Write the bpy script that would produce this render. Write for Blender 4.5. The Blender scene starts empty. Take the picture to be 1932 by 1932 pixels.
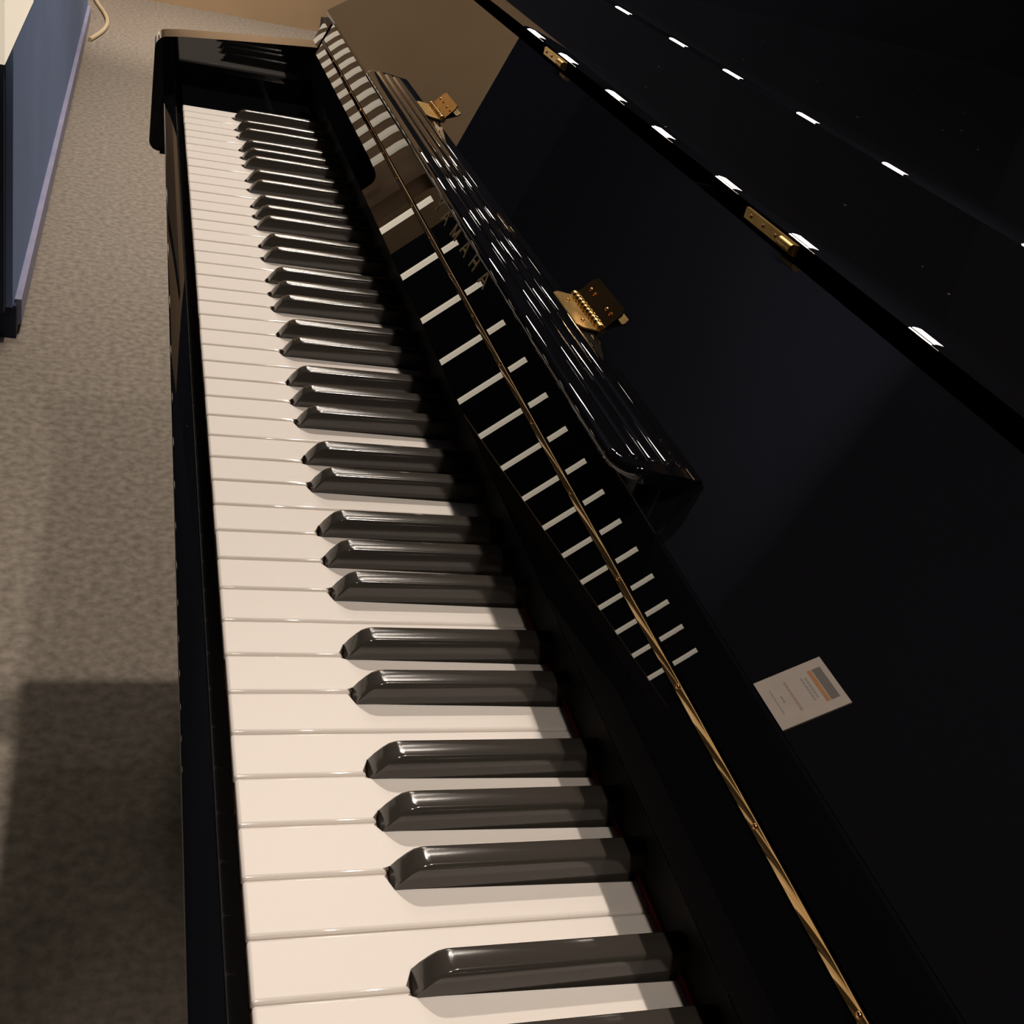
import bpy, bmesh, math, random
from mathutils import Vector, Matrix
random.seed(4)
S = bpy.context.scene
COL = S.collection
ZK = 0.73                                   # height of the white key tops above the floor

# ---------------------------------------------------------------- camera, world, lights, exposure
cam = bpy.data.cameras.new('camera')
cam.sensor_fit = 'HORIZONTAL'; cam.sensor_width = 36.0
cam.lens = 2176.30 / 1932 * 36.0
cam.clip_start = 0.01; cam.clip_end = 100
co = bpy.data.objects.new('camera', cam); COL.objects.link(co)
R0 = (0.94369059, -0.2491751, 0.21762318)
R1 = (0.05109926, -0.54013233, -0.84002734)
R2 = (0.32685921, 0.80384628, -0.49698513)
co.matrix_world = Matrix(((R0[0], -R1[0], -R2[0], -0.04624516),
                          (R0[1], -R1[1], -R2[1], -1.2760041),
                          (R0[2], -R1[2], -R2[2], 0.3137671 + ZK),
                          (0, 0, 0, 1)))
S.camera = co
S.view_settings.view_transform = 'Standard'; S.view_settings.look = 'None'
S.view_settings.exposure = 0.0; S.view_settings.gamma = 1.0
S.view_settings.use_curve_mapping = False
w = bpy.data.worlds.new('world'); S.world = w; w.use_nodes = True
w.node_tree.nodes['Background'].inputs[0].default_value = (0.045, 0.055, 0.09, 1)
w.node_tree.nodes['Background'].inputs[1].default_value = 0.12

def spot(name, loc, power, target, size=75, radius=0.035, color=(1, 0.83, 0.66), blend=0.6):
    l = bpy.data.lights.new(name, 'SPOT'); l.energy = power; l.color = color
    l.spot_size = math.radians(size); l.spot_blend = blend; l.shadow_soft_size = radius
    o = bpy.data.objects.new(name, l); COL.objects.link(o); o.location = loc
    o.rotation_euler = (Vector(target) - Vector(loc)).to_track_quat('-Z', 'Y').to_euler()
    return o
LX, LZ = 0.40, ZK + 2.30
WARM = (1, 0.86, 0.74)
spot('spot_light', (LX, -1.55, LZ), 96, (LX - 0.42, -0.80, 0.7), 50, color=WARM, blend=0.85)
spot('spot_light', (-0.28, -2.30, ZK + 2.15), 78, (0.07, -1.17, ZK), 16, color=WARM, blend=1.0)  # added narrow fill, no known fitting: brightens only the treble keys
spot('spot_light', (LX, 0.92, LZ), 132, (LX - 0.5, 0.3, 0), 115, color=WARM)
spot('spot_light', (0.3, 3.0, LZ), 130, (-0.3, 2.9, 0), 76, color=WARM)
# the rows of small lamp panels that run on along the hall
def lamp_panel(x, y, z, sx, sy, power, target=None, color=(1, 0.88, 0.76)):
    l = bpy.data.lights.new('lamp_panel', 'AREA'); l.shape = 'RECTANGLE'; l.size = sx; l.size_y = sy; l.energy = power; l.color = color
    o = bpy.data.objects.new('lamp_panel', l); COL.objects.link(o); o.location = (x, y, z)
    t = Vector(target) if target else Vector((0.2, -0.6, ZK))
    d = (t - Vector((x, y, z))).normalized(); X_ = Vector((1, 0, 0)); Zc = -d; X_ = (X_ - X_.dot(Zc) * Zc).normalized(); Y_ = Zc.cross(X_)
    o.matrix_world = Matrix(((X_.x, Y_.x, Zc.x, x), (X_.y, Y_.y, Zc.y, y), (X_.z, Y_.z, Zc.z, z), (0, 0, 0, 1)))
    return o
for y in (0.85, 1.48, 2.29, 2.96, 3.70, 4.37, 5.20, 5.87, 6.60):
    for x in (0.36, 0.62):
        lamp_panel(x, y, LZ, 0.23, 0.085, 1.9)
# unseen fill lamps, added to brighten the tan end wall
spot('wall_fill_spot', (0.3, 3.7, 2.6), 150, (0.35, 4.8, 0.1), 70, color=WARM)
lamp_panel(-0.4, 2.3, ZK + 3.0, 1.6, 0.2, 68, (-0.4, 4.8, 1.5), (1, 0.86, 0.70))

# ---------------------------------------------------------------- materials
def mat(name, col, rough=0.5, metal=0.0, spec=0.5, coat=0.0, noise=None, bump=None, sheen=0.0, sss=0.0):
    m = bpy.data.materials.new(name); m.use_nodes = True
    nt = m.node_tree; b = nt.nodes['Principled BSDF']
    b.inputs['Base Color'].default_value = (*col, 1); b.inputs['Roughness'].default_value = rough
    b.inputs['Metallic'].default_value = metal; b.inputs['Specular IOR Level'].default_value = spec
    b.inputs['Coat Weight'].default_value = coat
    b.inputs['Sheen Weight'].default_value = sheen
    if sss:
        b.inputs['Subsurface Weight'].default_value = sss
        b.inputs['Subsurface Radius'].default_value = (0.004, 0.002, 0.001)
        b.inputs['Subsurface Scale'].default_value = 1.0
    tc = nt.nodes.new('ShaderNodeTexCoord')
    if noise:
        sc, col2, lo, hi = noise
        n = nt.nodes.new('ShaderNodeTexNoise'); n.inputs['Scale'].default_value = sc; n.inputs['Detail'].default_value = 4
        r = nt.nodes.new('ShaderNodeValToRGB')
        r.color_ramp.elements[0].position = lo; r.color_ramp.elements[0].color = (*col2, 1)
        r.color_ramp.elements[1].position = hi; r.color_ramp.elements[1].color = (*col, 1)
        nt.links.new(tc.outputs['Object'], n.inputs['Vector'])
        nt.links.new(n.outputs['Fac'], r.inputs['Fac']); nt.links.new(r.outputs['Color'], b.inputs['Base Color'])
    if bump:
        sc, st, dist = bump
        n = nt.nodes.new('ShaderNodeTexNoise'); n.inputs['Scale'].default_value = sc; n.inputs['Detail'].default_value = 3
        bp = nt.nodes.new('ShaderNodeBump'); bp.inputs['Strength'].default_value = st; bp.inputs['Distance'].default_value = dist
        nt.links.new(tc.outputs['Object'], n.inputs['Vector'])
        nt.links.new(n.outputs['Fac'], bp.inputs['Height']); nt.links.new(bp.outputs['Normal'], b.inputs['Normal'])
    return m

def dusty(name, col, rough, specks):
    """black lacquer with a sprinkle of pale dust specks"""
    m = mat(name, col, rough); nt = m.node_tree; b = nt.nodes['Principled BSDF']
    tc = nt.nodes.new('ShaderNodeTexCoord')
    v = nt.nodes.new('ShaderNodeTexVoronoi'); v.inputs['Scale'].default_value = specks
    nt.links.new(tc.outputs['Object'], v.inputs['Vector'])
    r = nt.nodes.new('ShaderNodeValToRGB')
    r.color_ramp.elements[0].position = 0.022; r.color_ramp.elements[0].color = (0.22, 0.21, 0.19, 1)
    r.color_ramp.elements[1].position = 0.035; r.color_ramp.elements[1].color = (*col, 1)
    nt.links.new(v.outputs['Distance'], r.inputs['Fac'])
    nt.links.new(r.outputs['Color'], b.inputs['Base Color'])
    return m

M = dict(
    lacquer=mat('black_lacquer', (0.0035, 0.0035, 0.0045), 0.0, spec=0.85),
    lid=dusty('black_lacquer_lid', (0.004, 0.004, 0.005), 0.0, 38),
    slip=dusty('black_lacquer_slip', (0.004, 0.0045, 0.006), 0.02, 70),
    white=mat('white_key_plastic', (0.78, 0.735, 0.69), 0.45, spec=0.3, sss=0.12), whiteedge=mat('white_key_polished_edge', (0.78, 0.735, 0.69), 0.06, sss=0.12),
    black=mat('black_key_plastic', (0.045, 0.040, 0.035), 0.12, spec=0.7, bump=(1200, 0.03, 0.0002)),
    wood=mat('key_core_wood', (0.42, 0.20, 0.10), 0.6),
    felt=mat('red_felt', (0.20, 0.006, 0.010), 0.95, noise=(900, (0.12, 0.003, 0.006), 0.3, 0.7)),
    brass=mat('polished_brass', (0.83, 0.56, 0.20), 0.09, 1.0, noise=(60, (0.70, 0.44, 0.15), 0.35, 0.65)),
    dullbrass=mat('brushed_brass', (0.83, 0.58, 0.22), 0.33, 1.0, noise=(90, (0.70, 0.45, 0.15), 0.35, 0.65)),
    hingebrass=mat('long_hinge_brass', (0.55, 0.37, 0.16), 0.05, 1.0, noise=(40, (0.45, 0.29, 0.11), 0.35, 0.65)),
    screw=mat('brass_screw', (0.80, 0.42, 0.18), 0.22, 1.0),
    rail=mat('matt_black_rail', (0.008, 0.007, 0.007), 0.7, spec=0.2),
    letters=mat('gold_lettering', (0.62, 0.47, 0.24), 0.45, 0.25),
    carpet=mat('grey_carpet', (0.34, 0.30, 0.255), 0.95, noise=(70, (0.20, 0.178, 0.15), 0.30, 0.68), bump=(330, 0.15, 0.004), spec=0.1),
    tan=mat('tan_wall', (0.52, 0.37, 0.23), 0.8, noise=(1.6, (0.42, 0.29, 0.17), 0.3, 0.7)),
    dark=mat('dark_drape', (0.012, 0.016, 0.032), 0.9, noise=(2.0, (0.008, 0.010, 0.022), 0.3, 0.7)),
    ceiling=mat('navy_ceiling', (0.07, 0.09, 0.17), 0.9, noise=(1.0, (0.05, 0.065, 0.13), 0.3, 0.7)),
    blue=mat('blue_cloth', (0.22, 0.33, 0.62), 0.85, noise=(4, (0.19, 0.29, 0.55), 0.3, 0.7), bump=(500, 0.3, 0.001)),
    navy=mat('navy_base', (0.012, 0.022, 0.055), 0.7, noise=(30, (0.008, 0.016, 0.04), 0.3, 0.7)),
    trim=mat('lilac_trim', (0.34, 0.34, 0.48), 0.5, noise=(12, (0.26, 0.27, 0.42), 0.3, 0.7)),
    cream=mat('cream_paint', (0.80, 0.76, 0.66), 0.5, noise=(9, (0.74, 0.69, 0.58), 0.3, 0.7)),
    glow=mat('glow_cream_slat', (0.80, 0.76, 0.66), 0.5), glow2=mat('glow_cream_slat_side', (0.80, 0.76, 0.66), 0.5), panelglow=mat('glow_cream_panel', (0.80, 0.76, 0.70), 0.5),
    brown=mat('brown_board', (0.22, 0.14, 0.08), 0.6, noise=(6, (0.17, 0.10, 0.055), 0.3, 0.7)),
    paper=mat('card_paper_shaded', (0.22, 0.19, 0.165), 0.7, noise=(200, (0.20, 0.175, 0.15), 0.3, 0.7)),  # shade on the white card is put into its paper colour
    inkgrey=mat('grey_ink', (0.06, 0.05, 0.047), 0.7), inkor=mat('orange_ink', (0.20, 0.085, 0.02), 0.7),
    inkred=mat('faded_red_ink', (0.16, 0.105, 0.10), 0.7), inkpale=mat('pale_grey_ink', (0.13, 0.115, 0.105), 0.7),
    gold=mat('gold_paper', (0.55, 0.40, 0.14), 0.4, noise=(60, (0.12, 0.09, 0.05), 0.4, 0.6)),
    red=mat('red_paper', (0.30, 0.05, 0.04), 0.6), cable=mat('pale_cable', (0.62, 0.52, 0.34), 0.5),
    caster=mat('caster_metal', (0.5, 0.35, 0.14), 0.3, 1.0),
)

for k_, st in (('glow', 0.9), ('glow2', 2.3), ('panelglow', 0.6)):  # added glow: slats show bright in the lacquer, panel imitates light falling on it
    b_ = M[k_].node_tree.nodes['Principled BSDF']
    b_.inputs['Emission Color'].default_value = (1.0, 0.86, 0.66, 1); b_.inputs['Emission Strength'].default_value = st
# ---------------------------------------------------------------- helpers
def link(name, me, m=None, parent=None, smooth=True, ang=40):
    if smooth:
        for p in me.polygons: p.use_smooth = True
        try: me.set_sharp_from_angle(angle=math.radians(ang))
        except Exception: pass
    if m is not None and not me.materials: me.materials.append(m)
    o = bpy.data.objects.new(name, me); COL.objects.link(o)
    if parent: o.parent = parent
    return o
def fin(bm, name):
    bmesh.ops.recalc_face_normals(bm, faces=bm.faces)
    me = bpy.data.meshes.new(name); bm.to_mesh(me); bm.free(); return me
def tag(o, label, cat, group=None):
    o['label'] = label; o['category'] = cat
    if group: o['group'] = group
    return o
def empty(name, loc, label, cat, group=None):
    o = bpy.data.objects.new(name, None); COL.objects.link(o); o.location = loc
    return tag(o, label, cat, group)
def struct(o):
    o['kind'] = 'structure'; return o
def bevel(bm, r, seg=2, ang=25, sel=None):
    es = [e for e in bm.edges if len(e.link_faces) == 2 and e.calc_face_angle(0) > math.radians(ang) and (sel is None or sel(e))]
    if es: bmesh.ops.bevel(bm, geom=es, offset=r, segments=seg, profile=0.5, affect='EDGES', clamp_overlap=True)
def box(bm, x0, x1, y0, y1, z0, z1):
    vs = [bm.verts.new((x, y, z)) for x in (x0, x1) for y in (y0, y1) for z in (z0, z1)]
    for f in ((0, 1, 3, 2), (4, 6, 7, 5), (0, 4, 5, 1), (2, 3, 7, 6), (0, 2, 6, 4), (1, 5, 7, 3)):
        bm.faces.new([vs[i] for i in f])
def boxo(name, x0, x1, y0, y1, z0, z1, m, parent=None, r=0.0, seg=2):
    bm = bmesh.new(); box(bm, x0, x1, y0, y1, z0, z1)
    if r: bevel(bm, r, seg)
    return link(name, fin(bm, name), m, parent)
def prism_bm(pts, y0, y1):
    """closed XZ outline extruded along Y"""
    bm = bmesh.new()
    a = [bm.verts.new((x, y0, z)) for x, z in pts]; b = [bm.verts.new((x, y1, z)) for x, z in pts]
    n = len(pts); bm.faces.new(a); bm.faces.new(b[::-1])
    for i in range(n): bm.faces.new((a[i], a[(i + 1) % n], b[(i + 1) % n], b[i]))
    return bm
def prism(name, pts, y0, y1, m, parent=None, r=0.0, seg=2, ang=25):
    bm = prism_bm(pts, y0, y1)
    if r: bevel(bm, r, seg, ang)
    return link(name, fin(bm, name), m, parent)
def arc(cx, cz, r, a0, a1, n):
    return [(cx + r * math.cos(math.radians(a0 + (a1 - a0) * i / n)), cz + r * math.sin(math.radians(a0 + (a1 - a0) * i / n))) for i in range(n + 1)]
def tube_bm(bm, pts, r, n=8):
    rings = []
    for i, p in enumerate(pts):
        p = Vector(p); a_ = Vector(pts[max(0, i - 1)]); b_ = Vector(pts[min(len(pts) - 1, i + 1)])
        t = (b_ - a_).normalized(); u = t.cross(Vector((0, 0, 1)))
        if u.length < 1e-3: u = t.cross(Vector((1, 0, 0)))
        u.normalize(); v = t.cross(u)
        rings.append([bm.verts.new(p + u * r * math.cos(2 * math.pi * k / n) + v * r * math.sin(2 * math.pi * k / n)) for k in range(n)])
    for i in range(len(rings) - 1):
        for k in range(n): bm.faces.new((rings[i][k], rings[i][(k + 1) % n], rings[i + 1][(k + 1) % n], rings[i + 1][k]))
    bm.faces.new(rings[0][::-1]); bm.faces.new(rings[-1])

# ================================================================ the setting
struct(boxo('floor', -6, 5, -4, 4.82, -0.05, 0.0, M['carpet']))
struct(boxo('wall_back', -2.05, 1.25, 4.80, 4.95, 0.0, ZK + 1.87, M['tan']))
struct(boxo('wall_far_right', 1.25, 5, 4.80, 4.95, 0.0, 4.4, M['dark']))
struct(boxo('wall_far_left', -6.1, -2.05, 4.80, 4.95, 0.0, 4.4, M['dark']))
struct(boxo('wall_left', -6.1, -6, -4, 4.8, 0.0, 4.4, M['dark']))
struct(boxo('wall_right', 5, 5.1, -4, 4.8, 0.0, 4.4, M['dark']))
struct(boxo('wall_front', -6.1, 5.1, -4.1, -4, 0.0, 4.4, M['dark']))
struct(boxo('ceiling', -6.1, 5.1, -4.1, 8.0, 4.4, 4.5, M['ceiling']))

# ================================================================ the piano
piano = empty('digital_grand_piano', (0, 0, ZK), 'black lacquered grand-style piano with open fallboard and long keyboard', 'piano')
PIT = 0.0235
YN = -52 * PIT          # treble end of the keyboard
ARM_W = 0.150; BLK = 0.109
TH = math.radians(66); LEAF0 = (0.1445, 0.0700)
PT = math.radians(35)
def leaf(d, off=0.0):   # point on the fallboard face, d metres up from the brass hinge, off in front of it
    return (LEAF0[0] + d * math.cos(TH) - off * math.sin(TH), LEAF0[1] + d * math.sin(TH) + off * math.cos(TH))
def panel(x, off=0.0):  # point on the sloping music panel
    z = 0.108 + math.tan(PT) * (x - 0.176)
    return (x - off * math.sin(PT), z + off * math.cos(PT))

# --- white keys (one mesh per shape)
CUTC = {'C': -.0024, 'D': .0024, 'F': -.0027, 'G': 0.0, 'A': .0027}
CW = 0.013
def white_mesh(kind):
    # local: bass side y=0, treble side y=-PIT, front x=0; a cut on the treble side when a sharp follows, on the bass side when one precedes
    g = 0.0004
    tre = CUTC.get(kind if kind in CUTC else None)
    bas = {'D': 'C', 'E': 'D', 'G': 'F', 'A': 'G', 'B': 'A'}.get(kind)
    if kind == 'A0': tre, bas = CUTC['A'], None
    if kind == 'C8': tre, bas = None, None
    L, c = 0.150, 0.0502
    yb_t = -PIT + g if tre is None else -PIT - tre + CW / 2          # treble-side y behind the cut
    yb_b = -g if bas is None else -CUTC[bas] - CW / 2                # bass-side y behind the cut
    pts = [(0.0008, -g), (0.0008, -PIT + g)]
    pts += [(c, -PIT + g), (c, yb_t)] if tre is not None else []
    pts += [(L, yb_t), (L, yb_b)]
    pts += [(c, yb_b), (c, -g)] if bas is not None else []
    bm = bmesh.new(); top = [bm.verts.new((x, y, 0)) for x, y in pts]; bot = [bm.verts.new((x, y, -0.0035)) for x, y in pts]
    n = len(pts); bm.faces.new(top); bm.faces.new(bot[::-1])
    for i in range(n): bm.faces.new((top[i], top[(i + 1) % n], bot[(i + 1) % n], bot[i]))
    es = [e for e in bm.edges if all(abs(v.co.z) < 1e-6 for v in e.verts)]
    ve = [e for e in bm.edges if abs(e.verts[0].co.z - e.verts[1].co.z) > 1e-4 and e.verts[0].co.x < 0.01]
    bmesh.ops.bevel(bm, geom=es + ve, offset=0.0013, segments=4, profile=0.5, affect='EDGES', clamp_overlap=True)
    return fin(bm, 'white_key_' + kind), pts
def core_mesh(pts):
    bm = bmesh.new()
    P = [(x + (0.0022 if x < 0.01 else 0), y) for x, y in pts]
    cy = sum(p[1] for p in P) / len(P)
    top = [bm.verts.new((x, y + (0.0003 if y < cy else -0.0003), -0.0034)) for x, y in P]
    bot = [bm.verts.new((x, y + (0.0003 if y < cy else -0.0003), -0.020)) for x, y in P]
    n = len(P); bm.faces.new(top); bm.faces.new(bot[::-1])
    for i in range(n): bm.faces.new((top[i], top[(i + 1) % n], bot[(i + 1) % n], bot[i]))
    return fin(bm, 'key_core')
WM = {}
for k in ['A0', 'C', 'D', 'E', 'F', 'G', 'A', 'B', 'C8']:
    me, pts = white_mesh(k); cm = core_mesh(pts)
    for q_, mm in ((me, M['white']), (cm, M['wood'])):
        for p in q_.polygons: p.use_smooth = True
        q_.set_sharp_from_angle(angle=math.radians(50)); q_.materials.append(mm)
        big = {tuple(sorted(e)) for p in q_.polygons if p.area > 3e-4 for e in p.edge_keys}
        att = q_.attributes.get('sharp_edge') or q_.attributes.new('sharp_edge', 'BOOLEAN', 'EDGE')
        for e in q_.edges:
            if tuple(sorted(e.key)) in big: att.data[e.index].value = True
        if mm is M['white']:
            q_.materials.append(M['whiteedge'])
            for p in q_.polygons:
                if p.area < 3e-4: p.material_index = 1
    WM[k] = (me, cm)
ORDER = 'ABCDEFG'
for i in range(52):
    k = ORDER[i % 7]; kk = 'A0' if i == 0 else ('C8' if i == 51 else k)
    o = bpy.data.objects.new('white_key', WM[kk][0]); COL.objects.link(o); o.parent = piano
    o.location = (random.uniform(-.00015, .00015), -i * PIT, random.uniform(-.0001, .0001))
    c_ = bpy.data.objects.new('key_core', WM[kk][1]); COL.objects.link(c_); c_.parent = o

# --- black keys: lofted rings with a sloped, rounded front
def black_mesh():
    bm = bmesh.new()
    H = 0.0108
    def ring(xf, hw, z, rc, n=5, x1=0.152):
        pts = []
        for s in (1, -1):
            seq = range(n + 1) if s > 0 else range(n, -1, -1)
            for k in seq:
                a_ = math.pi / 2 * k / n
                # front corner arc
                px = xf + rc - rc * math.sin(math.pi / 2 - a_) if True else 0
                py = s * (hw - rc + rc * math.cos(math.pi / 2 - a_))
                pts.append((px, py, z))
        # order: bass rear -> bass corner -> treble corner -> treble rear
        front = []
        for k in range(n + 1):
            a_ = math.pi / 2 * k / n
            front.append((xf + rc * (1 - math.sin(a_)), hw - rc * (1 - math.cos(a_)), z))
        for k in range(n, -1, -1):
            a_ = math.pi / 2 * k / n
            front.append((xf + rc * (1 - math.sin(a_)), -(hw - rc * (1 - math.cos(a_))), z))
        return [(x1, hw, z)] + front + [(x1, -hw, z)]
    rings = [ring(0.0515, 0.0054, -0.012, 0.0006), ring(0.0515, 0.0054, 0.0000, 0.0006),
             ring(0.0535, 0.0052, 0.0035, 0.0008), ring(0.0560, 0.00498, 0.0070, 0.0012),
             ring(0.0576, 0.0048, 0.0090, 0.0018), ring(0.0592, 0.0045, 0.0101, 0.0025), ring(0.0606, 0.0041, 0.0106, 0.0029), ring(0.0618, 0.0035, H, 0.0029)]
    vr = [[bm.verts.new(p) for p in r] for r in rings]
    m_ = len(vr[0])
    for j in range(len(vr) - 1):
        for i in range(m_): bm.faces.new((vr[j][i], vr[j][(i + 1) % m_], vr[j + 1][(i + 1) % m_], vr[j + 1][i]))
    bm.faces.new(vr[-1]); bm.faces.new(vr[0][::-1])
    me = fin(bm, 'black_key')
    for p in me.polygons: p.use_smooth = True
    me.set_sharp_from_angle(angle=math.radians(48)); me.materials.append(M['black'])
    return me
BK = black_mesh()
for i in range(51):
    k = ORDER[i % 7]
    if k in CUTC:
        o = bpy.data.objects.new('black_key', BK); COL.objects.link(o); o.parent = piano
        o.location = (random.uniform(-.0002, .0002), -((i + 1) * PIT + CUTC[k]), 0)

# --- key bed, key slip, felt, name rail
prism('keyslip', [(-0.0112, -0.062), (-0.0165, -0.0175), (-0.0162, -0.0166), (-0.0155, -0.0160), (-0.0054, -0.0130), (-0.0047, -0.0150), (-0.0047, -0.062)], YN - BLK, BLK, M['slip'], piano, ang=8)
boxo('keybed', -0.0045, 0.60, YN - BLK, BLK, -0.062, -0.024, M['rail'], piano)
prism('felt_strip', [(0.1418, -0.001), (0.1420, 0.0010), (0.1426, 0.0020), (0.1446, 0.0024), (0.1442, -0.001)], YN, 0, M['felt'], piano)
prism('name_rail', [(0.1440, 0.0015), (0.1440, 0.030), (0.150, 0.036), (0.156, 0.036), (0.156, 0.0015)], YN - BLK + 0.0005, BLK - 0.0005, M['rail'], piano, r=0.0006)

# --- fallboard: lower leaf, brass hinge, upper leaf with the name
lo = -0.034
low = prism('fallboard_lower_leaf', [leaf(0.0004), leaf(lo + 0.002), (leaf(lo)[0] + 0.0016, leaf(lo)[1]), (leaf(lo)[0] + 0.009, leaf(lo)[1] + 0.001), leaf(-0.0006, -0.011)], YN - 0.075, 0.075, M['lacquer'], piano, r=0.0005)
top_d = 0.0262
upper = [leaf(0.0062), leaf(0.0062, -0.010), (0.170, 0.092)]
pe = panel(0.2594)
# one continuous upper leaf face up to the fold
leafpts = [leaf(0.0058), leaf(0.010), leaf(0.022)]
fold = []
P0 = Vector(leaf(0.0246)); P1 = Vector((0.1548, 0.0932)); P2 = Vector(panel(0.1558))
for k in range(4):
    t = k / 3; q = P0 * (1 - t) ** 2 + P1 * 2 * t * (1 - t) + P2 * t * t; fold.append((q.x, q.y))
fb = prism('fallboard', [leaf(0.0050), leaf(0.012)] + fold + [(0.1575, 0.0800), (0.1560, 0.0735), (0.1530, 0.0710)], YN - 0.075, 0.075, M['lacquer'], piano, ang=50)
hinge = prism('long_hinge', [leaf(0.0008, -0.001), leaf(0.0008, 0.0002), leaf(0.0010, 0.0004), leaf(0.0043, 0.0013), leaf(0.0046, 0.0011), leaf(0.0046, -0.002)], YN - 0.073, 0.073, M['hingebrass'], piano, ang=4)
hinge['label'] = 'thin continuous brass hinge along the fallboard'
def disc_mesh(name, r, h, n=10):
    bm = bmesh.new()
    bmesh.ops.create_cone(bm, cap_ends=True, segments=n, radius1=r, radius2=r * 0.6, depth=h)
    return fin(bm, name)
sm = disc_mesh('screw', 0.0013, 0.0008)
for p in sm.polygons: p.use_smooth = True
sm.materials.append(M['screw'])
y = -0.022
while y > YN:
    o = bpy.data.objects.new('screw', sm); COL.objects.link(o); o.parent = hinge
    x_, z_ = leaf(0.0027, 0.0011); o.location = (x_, y, z_)
    o.rotation_euler = (0, -(math.pi / 2 - TH) - math.radians(0) - math.radians(TH * 0), 0)
    o.rotation_euler = (0, math.radians(-80), 0)
    y -= 0.065

# --- the name in gold letters: strokes in the (y along, d up) plane of the fallboard
def stroke(bm, y0, d0, y1, d1, wd):
    v = Vector((y1 - y0, d1 - d0)).normalized(); nrm = Vector((-v.y, v.x)) * wd / 2
    c = [(y0 + nrm.x, d0 + nrm.y), (y0 - nrm.x, d0 - nrm.y), (y1 - nrm.x, d1 - nrm.y), (y1 + nrm.x, d1 + nrm.y)]
    f = [];
    for off in (0.0, 0.00045):
        ring_ = []
        for yy, dd in c:
            x, z = leaf(dd, off); ring_.append(bm.verts.new((x, yy, z)))
        f.append(ring_)
    bm.faces.new(f[1])
    for i in range(4): bm.faces.new((f[0][i], f[0][(i + 1) % 4], f[1][(i + 1) % 4], f[1][i]))
B0, CAP = 0.0160, 0.0098
def letter(ch, y0, y1):   # y0 bass (left) side, y1 treble (right) side
    bm = bmesh.new(); t = 0.0017; ym = (y0 + y1) / 2; b, c = B0, B0 + CAP
    if ch == 'Y':
        stroke(bm, ym, b, ym, b + CAP * 0.45, t); stroke(bm, ym, b + CAP * 0.42, y0, c, t); stroke(bm, ym, b + CAP * 0.42, y1, c, t)
    if ch == 'A':
        stroke(bm, y0, b, ym, c, t); stroke(bm, y1, b, ym, c, t); stroke(bm, y0 * .72 + ym * .28, b + CAP * .33, y1 * .72 + ym * .28, b + CAP * .33, t * .8)
    if ch == 'M':
        stroke(bm, y0, b, y0, c, t); stroke(bm, y1, b, y1, c, t); stroke(bm, y0, c, ym, b + CAP * .1, t); stroke(bm, y1, c, ym, b + CAP * .1, t)
    if ch == 'H':
        stroke(bm, y0, b, y0, c, t); stroke(bm, y1, b, y1, c, t); stroke(bm, y0, b + CAP * .5, y1, b + CAP * .5, t)
    link('gold_letter', fin(bm, 'letter'), M['letters'], fb, smooth=False)
for ch, a_, b_ in (('Y', -.5160, -.5262), ('A', -.5395, -.5515), ('M', -.5690, -.5800), ('A', -.5980, -.6095), ('H', -.6240, -.6325), ('A', -.6480, -.6605)):
    letter(ch, a_, b_)

# --- sloping music panel
pn = prism('music_panel', [panel(0.1560), pe, (pe[0], pe[1] - 0.018), (0.1602, 0.0760)], YN - ARM_W + 0.002, ARM_W - 0.002, M['lacquer'], piano, r=0.0006)

# --- music shelf with rounded nose and three beads
SL = math.radians(-7)
NX, NZ = 0.1387, 0.1152          # nose (top front)
def shelf(u, v=0.0):             # u back along the top, v above it
    return (NX + u * math.cos(SL) - v * math.sin(SL) * 1.0, NZ + u * math.sin(SL) + v * math.cos(SL))
base = [shelf(0.0385, -0.0070), shelf(0.004, -0.0070)]
for a_ in range(-90, -271, -15):
    base.append(shelf(0.0040 + 0.0040 * math.cos(math.radians(a_)), -0.0035 + 0.0035 * math.sin(math.radians(a_))))
base += [shelf(0.010, 0), shelf(0.0385, 0)]
def shelf_mesh(ya, yb, R=0.016):
    ys = []
    n = 8
    for k in range(n + 1): ys.append((ya + R * (1 - math.cos(math.pi / 2 * k / n)), R * (1 - math.sin(math.pi / 2 * k / n))))
    ys += [(yb - (y_ - ya), o_) for y_, o_ in reversed(ys)]
    bm = bmesh.new(); rings = []
    for y_, off in ys:
        row = []
        for (x, z) in base:
            dx, dz = x - NX, z - NZ
            u = dx * math.cos(SL) + dz * math.sin(SL); v = -dx * math.sin(SL) + dz * math.cos(SL)
            u2 = off + u * (0.0385 - off) / 0.0385 if u > 0.0041 else off + u
            X_, Z_ = shelf(u2, v); row.append(bm.verts.new((X_, y_, Z_)))
        rings.append(row)
    m_ = len(base)
    for j_ in range(len(rings) - 1):
        for i_ in range(m_): bm.faces.new((rings[j_][i_], rings[j_][(i_ + 1) % m_], rings[j_ + 1][(i_ + 1) % m_], rings[j_ + 1][i_]))
    bm.faces.new(rings[0]); bm.faces.new(rings[-1][::-1])
    return link('music_shelf', fin(bm, 'music_shelf'), M['lacquer'], piano, ang=50)
ms = shelf_mesh(-0.916, -0.240)
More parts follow.
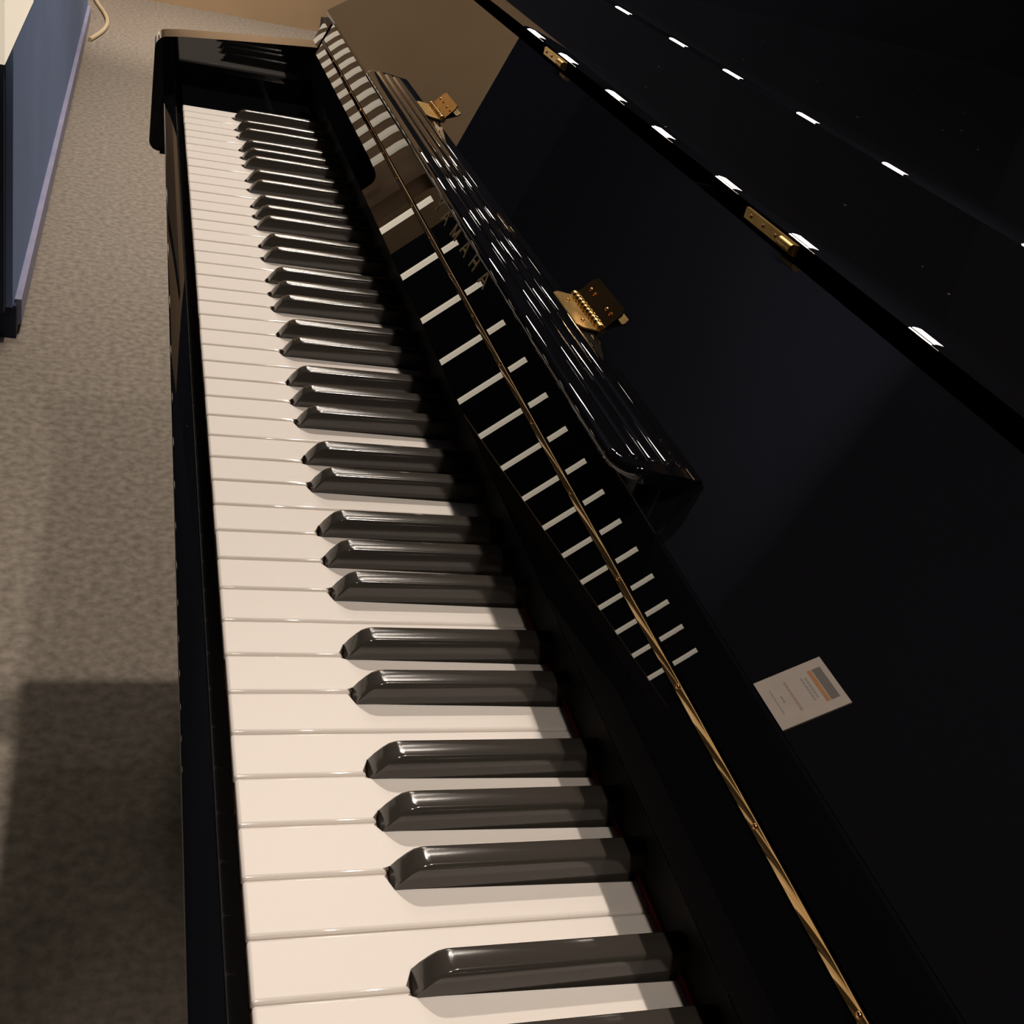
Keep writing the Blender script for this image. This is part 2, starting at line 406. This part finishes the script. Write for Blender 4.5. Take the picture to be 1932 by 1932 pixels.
def page_bead(u0, ya, yb, r=0.0023):
    bm = bmesh.new(); rings = []; n = 14
    prof_y = [(ya + r * 1.3 * (1 - math.cos(math.pi / 2 * k / 5)), r * math.sin(math.pi / 2 * max(k, 0.35) / 5)) for k in range(6)]
    prof_y += [(yb - (y_ - ya), r_) for y_, r_ in reversed(prof_y)]
    for y_, r_ in prof_y:
        row = []
        for k in range(n + 1):
            a_ = math.pi * k / n; X_, Z_ = shelf(u0 - r_ * 1.58 * math.cos(a_), r_ * 0.62 * math.sin(a_) - 0.0001); row.append(bm.verts.new((X_, y_, Z_)))
        rings.append(row)
    for j_ in range(len(rings) - 1):
        for k in range(n): bm.faces.new((rings[j_][k], rings[j_][k + 1], rings[j_ + 1][k + 1], rings[j_ + 1][k]))
    link('page_bead', fin(bm, 'page_bead'), M['lacquer'], ms, ang=60)
for u0 in (0.0125, 0.0200, 0.0272): page_bead(u0, -0.908, -0.248)

# --- brass shelf hinges
def leafplate(bm, org, ang, w_, y0, y1, th=0.0009, cut=0.003, back=False):
    """flat hinge leaf starting at XZ org, going w_ along angle ang, with clipped outer corners"""
    ca, sa = math.cos(ang), math.sin(ang)
    pl = [(0, y0), (w_ - cut, y0), (w_, y0 + cut), (w_, y1 - cut), (w_ - cut, y1), (0, y1)]
    lo_ = [bm.verts.new((org[0] + u * ca, yy, org[1] + u * sa)) for u, yy in pl]
    hi_ = [bm.verts.new((org[0] + u * ca - th * sa * (1 if not back else -1), yy, org[1] + u * sa + th * ca * (1 if not back else -1))) for u, yy in pl]
    n = 6; bm.faces.new(lo_[::-1]); bm.faces.new(hi_)
    for i in range(n): bm.faces.new((lo_[i], lo_[(i + 1) % n], hi_[(i + 1) % n], hi_[i]))
def shelf_hinge(yc):
    hw = 0.0235; ox, oz = shelf(0.0425, 0.0022)
    bm = bmesh.new()
    tube_bm(bm, [(ox, yc - hw + 0.001, oz), (ox, yc + hw - 0.001, oz)], 0.0023, 12)
    h = link('shelf_hinge', fin(bm, 'hinge_barrel'), M['dullbrass'], piano); h['label'] = 'small polished brass hinge on the music shelf'
    for k in range(9):    # knuckle rings
        bm = bmesh.new(); yk = yc - hw + 0.006 + k * 0.0044
        tube_bm(bm, [(ox, yk, oz), (ox, yk + 0.0012, oz)], 0.0027, 12)
        link('knuckle', fin(bm, 'knuckle'), M['brass'], h)
    bm = bmesh.new(); leafplate(bm, (ox - 0.0005, oz - 0.0016), math.pi + SL, 0.0125, yc - hw, yc + hw, back=True)
    link('hinge_leaf', fin(bm, 'hinge_leaf'), M['dullbrass'], h, smooth=False)
    bm = bmesh.new(); leafplate(bm, (ox + 0.0012, oz - 0.0006), math.radians(49), 0.0150, yc - hw, yc + hw)
    link('hinge_leaf', fin(bm, 'hinge_leaf'), M['brass'], h, smooth=False)
    for k in (-0.013, 0.013):
        for u, an in ((0.0070, 'l'), (0.0085, 'u')):
            o = bpy.data.objects.new('screw', sm); COL.objects.link(o); o.parent = h
            if an == 'l':
                x_, z_ = ox - u * math.cos(SL), oz - u * math.sin(SL) - 0.0004; o.location = (x_, yc + k, z_)
            else:
                aa = math.radians(52); o.location = (ox + u * math.cos(aa) - 0.0012 * math.sin(aa), yc + k, oz + u * math.sin(aa) + 0.0012 * math.cos(aa))
                o.rotation_euler = (0, -aa, 0)
shelf_hinge(-0.748); shelf_hinge(-0.350)

# --- lid: front flap, its hinges and the main lid
FX = 0.2612; FZ = 0.1782
def rounded_slab(x0, x1, z0, z1, r, n=6):
    return arc(x0 + r, z0 + r, r, 270, 180, n) + arc(x0 + r, z1 - r, r, 180, 90, n) + [(x1, z1), (x1, z0)]
YL0, YL1 = YN - ARM_W - 0.003, ARM_W + 0.003
prism('lid_front_flap', [(0.4235, FZ - 0.0115), (FX + 0.0075, FZ - 0.0115), (FX + 0.0002, FZ - 0.0022)] + arc(FX + 0.0200, FZ + 0.0030 - 0.036, 0.036, 122, 90, 12) + [(0.4235, FZ + 0.0030)], YL0, YL1, M['lid'], piano, ang=60)
main = prism('main_lid', [(1.05, FZ - 0.0112), (0.4300, FZ - 0.0112)] + arc(0.4465, FZ + 0.0072 - 0.027, 0.027, 133, 90, 14) + [(1.05, FZ + 0.0072)], YL0, YL1, M['lid'], piano, ang=60)
def lid_hinge(y0, y1):
    h = boxo('lid_hinge', FX - 0.0016, FX + 0.0004, y0, y1, FZ - 0.0092, FZ - 0.0036, M['dullbrass'], piano, r=0.0005)
    h['label'] = 'brass hinge plate on the front edge of the lid'
    n = 4
    for k in range(n):
        o = bpy.data.objects.new('screw', sm); COL.objects.link(o); o.parent = h
        o.location = (FX - 0.0018, y0 + (k + 0.5) * (y1 - y0) / n, FZ - 0.0064); o.rotation_euler = (0, -math.pi / 2, 0)
    bm = bmesh.new(); tube_bm(bm, [(FX - 0.0022, y0 + 0.001, FZ - 0.0064), (FX - 0.0022, y0 + 0.014, FZ - 0.0064)], 0.0028, 10)
    link('hinge_knuckle', fin(bm, 'hinge_knuckle'), M['dullbrass'], h)
lid_hinge(-0.792, -0.734); lid_hinge(-0.402, -0.345)

# --- arms (cheeks), rim, legs
def arm(y0, y1):
    pts = [(-0.0165, -0.083)] + arc(-0.018, -0.0725, 0.0105, 270, 180, 5) + arc(-0.0145, 0.0285, 0.0140, 180, 100, 7) + \
          [(0.0, 0.0450), (0.048, 0.0500), (0.099, 0.0548), (0.1450, 0.0590), (0.1560, 0.0850), (0.1600, 0.0900), (0.2590, 0.1600), (0.60, 0.1600), (0.60, -0.086), (-0.0165, -0.086)]
    prism('cheek_arm', pts, y0, y1, M['lacquer'], piano, r=0.0022, seg=3, ang=45)
arm(BLK, ARM_W); arm(YN - ARM_W, YN - BLK)
for y0, y1 in ((0.0012, BLK - 0.0006), (YN - BLK + 0.0006, YN - 0.0012)):
    boxo('key_block', 0.0015, 0.1435, y0, y1, -0.0235, -0.0020, M['lacquer'], piano, r=0.0018, seg=3)
# curved body behind the keyboard, with the grand outline
out = [(0.60, ARM_W), (0.80, ARM_W), (0.93, ARM_W - 0.03), (1.01, -0.10), (1.03, -0.25), (1.01, -0.42), (0.93, -0.58), (0.82, -0.72), (0.74, -0.88), (0.70, -1.05), (0.68, YN - ARM_W), (0.60, YN - ARM_W)]
bm = bmesh.new(); a1 = [bm.verts.new((x, y, -0.10)) for x, y in out]; a2 = [bm.verts.new((x, y, 0.1655)) for x, y in out]
bm.faces.new(a1[::-1]); bm.faces.new(a2)
for i in range(len(out)): bm.faces.new((a1[i], a1[(i + 1) % len(out)], a2[(i + 1) % len(out)], a2[i]))
link('case_rim', fin(bm, 'case_rim'), M['lacquer'], piano)
boxo('case_front', 0.157, 0.5995, YN - ARM_W + 0.045, ARM_W - 0.045, -0.020, 0.070, M['lacquer'], piano)
def leg(x, y):
    bm = bmesh.new(); zs = [(-0.063, 0.055), (-0.10, 0.050), (-0.30, 0.042), (-0.64, 0.034), (-0.672, 0.040)]
    prev = None
    for z, r in zs:
        cur = [bm.verts.new((x + sx * r, y + sy * r, z)) for sx, sy in ((-1, -1), (1, -1), (1, 1), (-1, 1))]
        if prev:
            for i in range(4): bm.faces.new((prev[i], prev[(i + 1) % 4], cur[(i + 1) % 4], cur[i]))
        else: bm.faces.new(cur)
        prev = cur
    bm.faces.new(prev[::-1]); bevel(bm, 0.003)
    l_ = link('leg', fin(bm, 'leg'), M['lacquer'], piano)
    bm = bmesh.new(); bmesh.ops.create_cone(bm, cap_ends=True, segments=20, radius1=0.0285, radius2=0.0285, depth=0.02,
        matrix=Matrix.Translation((x, y, -0.7015)) @ Matrix.Rotation(math.pi / 2, 4, 'X'))
    box(bm, x - 0.012, x + 0.012, y - 0.014, y + 0.014, -0.70, -0.670)
    link('caster', fin(bm, 'caster'), M['caster'], l_)
leg(0.10, -0.07); leg(0.10, YN + 0.07); leg(0.85, -0.30)
# pedal lyre
ly = boxo('pedal_lyre', 0.20, 0.26, -0.69, -0.53, -0.64, -0.0625, M['lacquer'], piano, r=0.004)
for k in (-0.655, -0.61, -0.565):
    boxo('pedal', 0.06, 0.20, k - 0.011, k + 0.011, -0.632, -0.624, M['brass'], ly, r=0.003)

# ================================================================ price card on the panel
card = empty('price_card', (0, 0, ZK), 'small white price card stuck low on the sloping black panel', 'card')
C0 = Vector((0.1556, -1.0210)); 
def cp(s, t, off=0.0006):    # s: 0..1 up the card, t: 0..1 from bass side to treble side
    xa = 0.1562 + s * 0.0190; ya = -1.0208 - t * 0.0222 - s * 0.0018
    x, z = panel(xa, off); return (x, ya, z)
def quad(name, s0, s1, t0, t1, off, m, parent, th=0.0003):
    bm = bmesh.new()
    lo_ = [bm.verts.new(cp(s, t, off)) for s, t in ((s0, t0), (s1, t0), (s1, t1), (s0, t1))]
    hi_ = [bm.verts.new(cp(s, t, off + th)) for s, t in ((s0, t0), (s1, t0), (s1, t1), (s0, t1))]
    bm.faces.new(lo_[::-1]); bm.faces.new(hi_)
    for i in range(4): bm.faces.new((lo_[i], lo_[(i + 1) % 4], hi_[(i + 1) % 4], hi_[i]))
    return link(name, fin(bm, name), m, parent, smooth=False)
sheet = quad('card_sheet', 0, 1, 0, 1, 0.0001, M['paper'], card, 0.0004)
quad('logo_block', 0.80, 0.92, 0.18, 0.82, 0.0005, M['inkgrey'], card, 0.00006)
quad('orange_bar', 0.73, 0.785, 0.18, 0.82, 0.0005, M['inkor'], card, 0.00006)
def row(s, t0, t1, hgt, m, words=6):
    bm = bmesh.new(); t = t0
    while t < t1 - 0.01:
        wl = random.uniform(0.03, 0.07)
        e_ = min(t + wl, t1)
        lo_ = [bm.verts.new(cp(a_, b_, 0.00052)) for a_, b_ in ((s, t), (s + hgt, t), (s + hgt, e_), (s, e_))]
        bm.faces.new(lo_); t = e_ + 0.012
    o = link('print_line', fin(bm, 'print_line'), m, card, smooth=False)
row(0.645, 0.27, 0.70, 0.030, M['inkpale']); row(0.59, 0.25, 0.72, 0.030, M['inkpale'])
row(0.36, 0.20, 0.80, 0.035, M['inkred']); row(0.22, 0.42, 0.56, 0.026, M['inkpale']); row(0.13, 0.25, 0.75, 0.020, M['inkpale'])

# ================================================================ blue counter on the left
CX = -0.245
ct = empty('blue_display_counter', (CX - 0.4, 2.4, 0), 'long blue cloth-covered counter standing on the carpet beside the piano', 'counter')
def cbox(name, x0, x1, y0, y1, z0, z1, m, parent=None, r=0.0, wd=None):
    o = boxo(name, x0 - (CX - 0.4), x1 - (CX - 0.4), y0 - 2.4, y1 - 2.4, z0, z1, m, parent or ct, r); return o
cbox('blue_side', CX - 0.012, CX, 0.93, 3.99, 0.075, 0.556, M['blue'])
cbox('counter_body', CX - 0.80, CX - 0.0125, 1.10, 3.99, 0.03, 0.556, M['navy'])
cbox('end_jamb', CX - 0.05, CX - 0.0125, 0.90, 1.10, 0.075, 0.556, M['navy'], r=0.004)
cbox('shelf_board', CX - 0.80, CX - 0.0505, 0.93, 1.10, 0.075, 0.088, M['navy'])
cbox('base_trim', CX - 0.03, CX + 0.012, 0.975, 4.0, 0.022, 0.074, M['trim'], r=0.010)
cbox('base_foot', CX - 0.80, CX + 0.004, 0.955, 1.12, 0.0, 0.068, M['navy'], r=0.014)
cbox('plinth', CX - 0.78, CX - 0.012, 1.1205, 3.98, 0.0, 0.0295, M['navy'])
cbox('white_corner_post', CX - 0.02, CX + 0.006, 4.0005, 4.03, 0.0, 0.56, M['cream'], r=0.003)

# slatted rack on the counter: cream slats in front of a brown board, round two sides
rk = empty('slatted_rack', (CX - 0.4, 2.0, 0.60), 'brown rack with upright cream slats standing on the blue counter', 'rack')
def rbox(name, x0, x1, y0, y1, z0, z1, m, r=0.0):
    return boxo(name, x0 - (CX - 0.4), x1 - (CX - 0.4), y0 - 2.0, y1 - 2.0, z0 - 0.60, z1 - 0.60, m, rk, r)
rbox('back_board', CX - 0.09, CX - 0.06, 1.32, 4.0, 0.61, 1.15, M['brown'])
rbox('base_rail', CX - 0.40, CX + 0.0, 1.33, 4.0, 0.557, 0.6095, M['brown'])
rbox('side_beam', CX - 0.09, CX - 0.06, 0.80, 1.3195, 0.673, 1.15, M['brown'])
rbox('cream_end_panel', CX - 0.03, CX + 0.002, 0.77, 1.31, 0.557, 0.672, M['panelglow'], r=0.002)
def slat(x, y, along, z0, z1):
    bm = bmesh.new(); w1, w2 = (0.0025, 0.0145)
    if along == 'x': w1, w2 = 0.0045, 0.0040
    box(bm, -w1, w1, -w2, w2, 0, z1 - z0); bevel(bm, 0.0012, 1)
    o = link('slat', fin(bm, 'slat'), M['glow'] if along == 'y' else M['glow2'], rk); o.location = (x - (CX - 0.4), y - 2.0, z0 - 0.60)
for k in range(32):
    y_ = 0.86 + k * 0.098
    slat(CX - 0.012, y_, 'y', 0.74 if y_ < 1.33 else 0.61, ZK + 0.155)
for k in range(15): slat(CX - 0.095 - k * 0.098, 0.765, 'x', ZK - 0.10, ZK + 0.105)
rbox('slat_rail', CX - 1.60, CX - 0.05, 0.752, 0.778, 0.60, ZK - 0.1005, M['brown'])

# things on the low shelf at the counter's end
b1 = tag(boxo('book', CX - 0.085, CX - 0.055, 0.935, 1.08, 0.0885, 0.20, M['gold'], None, r=0.002), 'gold and brown booklet on the low shelf at the counter end', 'book')
b2 = tag(boxo('book', CX - 0.115, CX - 0.087, 0.94, 1.08, 0.0885, 0.19, M['red'], None, r=0.002), 'dark red booklet beside the gold one on the low shelf', 'book')

# pale cable and low black strip at the far end
bm = bmesh.new()
pts = []
for k in range(25):
    t = k / 24; yy = 3.70 + 0.95 * t; xx = -0.222 + 0.045 * math.sin(t * math.pi * 1.4) + 0.02 * t
    pts.append((xx, yy, 0.008))
tube_bm(bm, pts, 0.008, 8)
tag(link('floor_cable', fin(bm, 'floor_cable'), M['cable']), 'pale cable lying on the carpet past the blue counter', 'cable')
tag(boxo('black_case', 0.79, 1.24, 4.50, 4.78, 0.0, 0.075, M['navy'], None, r=0.008), 'low black case on the floor against the tan wall', 'case')
